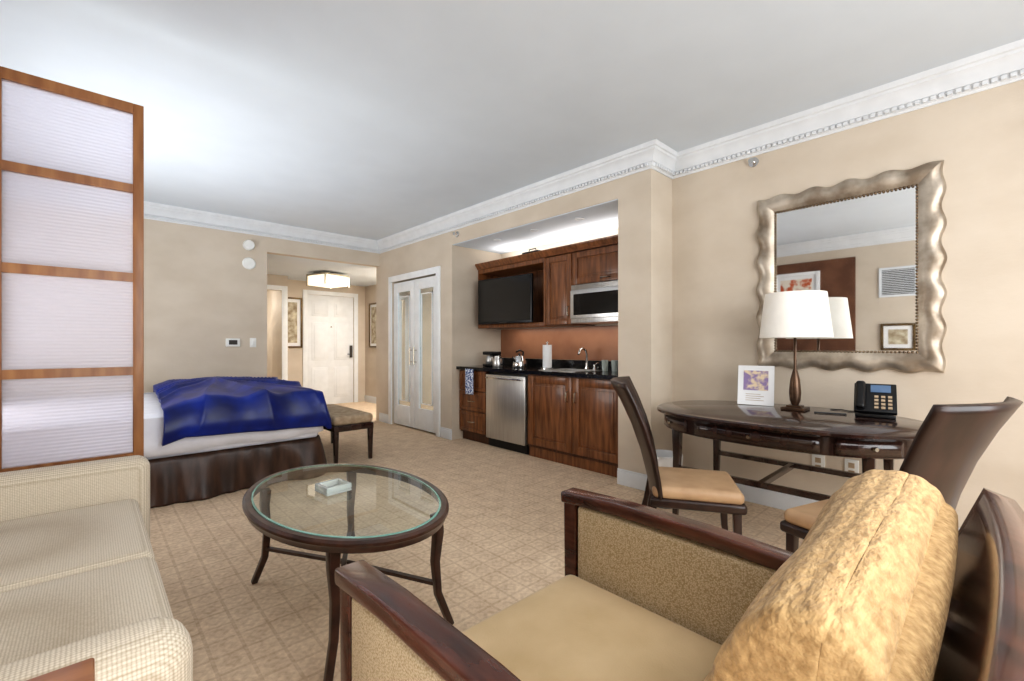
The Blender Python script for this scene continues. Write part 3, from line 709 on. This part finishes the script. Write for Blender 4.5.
# phone
c=thing('desk_phone','black desk telephone with small display on the right of the desk','telephone',(3.30,.46,DT+.001),math.radians(8))
MB().box(-.09,.085,-.09,.09,0,.02).box(-.01,.02,-.08,.08,.01,.09).build('foot',M_black,c,bevel=.004)
mt=Matrix.Translation((-.085,0,.02))@Matrix.Rotation(math.radians(-48),4,'Y')
b0=MB().box(0,.20,-.095,.095,0,.025,mt).build('body',M_black,c,bevel=.004)
MB().box(.135,.185,-.07,.02,.025,.029,mt).build('display',M_lcd,b0)
g=MB()
for i in range(4):
    for j in range(3): g.box(.02+i*.025,.034+i*.025,-.075+j*.03,-.057+j*.03,.025,.031,mt)
g.build('keypad',M_bench,b0)
MB().soft(.10,.065,.045,.19,.045,.035,.015,0,4,mt).build('handset',M_black,c)
tag(MB().tube([(0,0,.006),(-.05,.15,.006)],.005,8).build('pen',M_black,loc=(3.22,.58,DT)),'black pen lying left of the telephone','pen')
tag(MB().tube([(0,0,.004),(.03,-.06,.004),(-.02,-.1,.004),(.02,-.16,.004)],.003,6).build('phone_cord',M_black,loc=(3.42,.70,DT)),'thin black cord trailing over the desk behind the lamp','cord')
for y,lb in ((.79,'white wall outlet under the desk nearer the corner'),(.61,'white wall outlet under the desk nearer the phone')):
    c=thing('wall_outlet',lb,'outlet',(XR,y,.36),0,'outlets under the desk')
    MB().box(-.008,.004,-.037,.037,-.06,.06).build('plate',M_white,c,bevel=.003)
    MB().box(-.012,-.008,-.016,.016,.008,.04).box(-.012,-.008,-.016,.016,-.04,-.008).build('socket',M_bench,c)
c=thing('wastebasket','small grey wastebasket with white liner by the wall corner','wastebasket',(3.02,1.62,0))
MB().lathe([(.09,0),(.125,.35),(.12,.35),(.085,.005),(0,.005)]).build('bin',M_bin,c)
MB().lathe([(.127,.29),(.131,.365),(.112,.37),(.107,.25)],0,0,28).build('liner',M_paper,c)
def sprk(loc,lb):
    c=thing('sprinkler',lb,'sprinkler',loc)
    MB().rings([[(-h,r*math.cos(2*PI*j/16),r*math.sin(2*PI*j/16)) for j in range(16)] for r,h in ((.035,-.006),(.035,.006),(.012,.01),(.01,.045),(.02,.05),(.02,.054))]).build('head',M_chrome,c)
sprk((XR,1.19,2.485),'small chrome sprinkler head on the wall above the mirror')
sprk((XK,4.36,2.47),'small chrome sprinkler head on the wall over the niche left end')
# left wall items seen in the mirror
tag(MB().box(-.002,.02,1.32,2.78,0.14,2.40).build('wood_wall_panel',M_panelbrown,loc=(XL+.001,0,0)),'brown wooden wall panel behind the sofa, seen in the mirror','panel')
picture('framed_picture','white framed red print on the brown panel, seen in the mirror',(XL+.022,2.05,1.5),PI/2,.62,.75,.05,M_paper,M_art2)
picture('framed_picture','small framed print below the air vent, seen in the mirror',(XL+.001,.86,1.08),PI/2,.36,.36,.03,M_goldf,M_art)
c=thing('air_vent','white slatted air vent high on the left wall, seen in the mirror','vent',(XL,.86,1.80))
MB().box(0,.02,-.2,-.17,0,.4).box(0,.02,.17,.2,0,.4).box(0,.02,-.17,.17,0,.03).box(0,.02,-.17,.17,.37,.4).build('frame',M_trim,c)
g=MB()
for i in range(14): g.box(.002,.014,-.17,.17,.04+i*.024,.05+i*.024)
g.build('slats',M_trim,c); MB().box(0,.002,-.17,.17,.03,.37).build('backing',M_grille,c)

# ---------------------------------------------------------------- armchair (local y forward)
c=thing('armchair','wide gold upholstered armchair with walnut arms in the foreground','armchair',(.87,.55,0))
for sx in (-1,1):
    xm=sx*.41
    pts=[(xm,.52,.600),(xm,.30,.612),(xm,0,.612),(xm,-.25,.600),(xm,-.46,.585)]
    MB().bar(pts,[.075,.07,.066,.06,.055],[.04]*5).build('arm_rail',M_chairw,c,bevel=.008)
    MB().bar([(xm,.485,.585),(xm,.485,.2),(xm,.485,0)],[.055,.05,.04],[.055,.05,.04],up=(0,1,0)).build('leg',M_chairw,c,bevel=.005)
    MB().bar([(xm,-.50,.70),(xm,-.475,.60),(xm,-.43,.35),(xm,-.46,0)],[.05,.05,.05,.035],[.05,.06,.07,.045],up=(0,1,0)).build('leg',M_chairw,c,bevel=.006)
    MB().soft(sx*.41,.025,.375,.056,.86,.42,.018,0).build('side_panel',M_gold,c)
MB().box(-.38,.38,.45,.50,.12,.22).build('front_rail',M_chairw,c,bevel=.005)
MB().soft(0,.03,.19,.76,.84,.14,.02).build('seat_base',M_gold,c)
MB().soft(0,.12,.30,.755,.72,.11,.04,.02).build('seat_cushion',M_seat,c)
def lean(Q):
    h=(Q.z-.25)/.60
    a=(Q.x/.40)**2
    Q.y+= -.225*max(0,h)**1.1 - .010*(1-a)
    Q.z+= .008*(1-a)*max(0,h)
    return Q
MB().soft(0,-.24,.535,.78,.115,.62,.05,0,10,None,lean).build('backrest',M_backc,c)
def wb(u,v):
    x=-.455+.91*u; a=(x/.455)**2
    return (x,-.415-.145*v-.022*(1-a),.46+.405*v-.012*a*v)
MB().grid(wb,28,10).build('top_rail',M_chairw,c,solid=.045,sharp=50)
# throw: thick folded blanket over the back
tp=[(-.470,.76),(-.480,.83),(-.460,.868),(-.42,.880),(-.37,.868),(-.325,.82),(-.29,.75),(-.265,.67),(-.25,.60),(-.245,.50),(-.245,.41),(-.26,.385)]
def thr(u,v):
    k_=v*(len(tp)-1); i=min(int(k_),len(tp)-2); f=k_-i
    p0=tp[max(i-1,0)];p1=tp[i];p2=tp[i+1];p3=tp[min(i+2,len(tp)-1)]
    def cr_(a,b,c_,d_): return .5*((2*b)+(-a+c_)*f+(2*a-5*b+4*c_-d_)*f*f+(-a+3*b-3*c_+d_)*f**3)
    y=cr_(p0[0],p1[0],p2[0],p3[0]); z=cr_(p0[1],p1[1],p2[1],p3[1])
    e1,e2=.08,.92
    x=-.362+.712*min(1,max(0,(u-e1)/(e2-e1)))
    inward=0
    if u<e1: inward=(e1-u)/e1
    if u>e2: inward=(u-e2)/(1-e2)
    cy,cz=-.40,.60
    r_=inward**1.8
    z2=z-(.07*inward**1.5 if z>.62 else 0)
    y=y+(cy-y)*.30*r_; z=z2+(cz-z2)*.20*r_
    y-=.050*(1-u)*min(1,max(0,(v-.2)/.3))
    x+= (.014*math.sin(inward*PI/2))*( -1 if u<.5 else 1)
    nz=noise.noise(Vector((x*3,v*3.0,1)))*.012+noise.noise(Vector((x*8,v*4,4)))*.004
    ph=math.sin(v*95)*.0018
    return (x+.004*math.sin(v*9),y+(nz+ph)*(.7 if v>.25 else -.1),z+(nz+ph)*.6)
tag(MB().grid(thr,90,200).build('throw_blanket',M_throw,loc=(.87,.55,0),solid=.022,sharp=80),'golden chenille throw blanket draped over the armchair back','blanket')

# ---------------------------------------------------------------- lights
def area(name,loc,rot,sx,sy,e,col=(1,1,1),spread=180):
    l=bpy.data.lights.new(name,'AREA'); l.shape='RECTANGLE'; l.size=sx; l.size_y=sy; l.energy=e; l.color=col; l.spread=math.radians(spread)
    o=bpy.data.objects.new(name,l); COL.objects.link(o); o.location=loc; o.rotation_euler=rot; return o
R_=math.radians
area('window_light',(1.25,YW+.05,1.4),(R_(90),0,0),3.1,1.6,72,(.95,.975,1))
area('ceiling_fill',(1.2,-.9,2.6),(R_(25),0,0),2.4,1.0,42,(.99,.99,1))
area('left_ceiling_fill',(-.80,3.9,1.15),(0,R_(-130),0),.8,2.8,34,(.93,.965,1),105)  # added out-of-frame uplight, brightens the left ceiling; no bedside lamp here
area('bed_side_fill',(-.80,4.6,1.2),(0,R_(-95),0),1.0,1.8,22,(1,.99,.97))
area('bounce',(-.80,.1,.6),(0,R_(-140),0),.6,1.2,16,(.95,.97,1))
area('hall_fill',(3.85,6.9,2.3),(0,0,0),.3,.7,38,(1,.98,.95))  # added lamp kept out of view past the closet, helps the fixture light the hall
area('bath_light',(1.5,9.0,2.3),(0,0,0),.5,.5,22,(1,.98,.95))
area('niche_ceiling_fill',(3.82,3.3,2.19),(R_(180),0,0),.2,2.0,6,(1,.98,.95))  # added strip hidden on top of the cabinets, brightens the niche ceiling
area('splash_fill',(3.85,3.2,1.352),(0,0,0),.06,2.0,3.2,(1,.95,.88))  # added unseen strip, warms and brightens the splash panel
W=bpy.data.worlds.new('world'); S.world=W; W.use_nodes=True
bg=W.node_tree.nodes['Background']; bg.inputs[0].default_value=(.85,.92,1,1); bg.inputs[1].default_value=1.5
# ---------------------------------------------------------------- camera
cam=bpy.data.cameras.new('camera'); co=bpy.data.objects.new('camera',cam); COL.objects.link(co)
co.location=(0,0,1.15); co.rotation_euler=(R_(90),0,R_(-43.17))
cam.lens=36*450/1024; cam.sensor_width=36; cam.shift_y=4.5/1024; cam.clip_start=.02
S.camera=co
S.view_settings.view_transform='Standard'; S.view_settings.exposure=0.0
try: S.view_settings.look='Medium High Contrast'
except Exception: pass
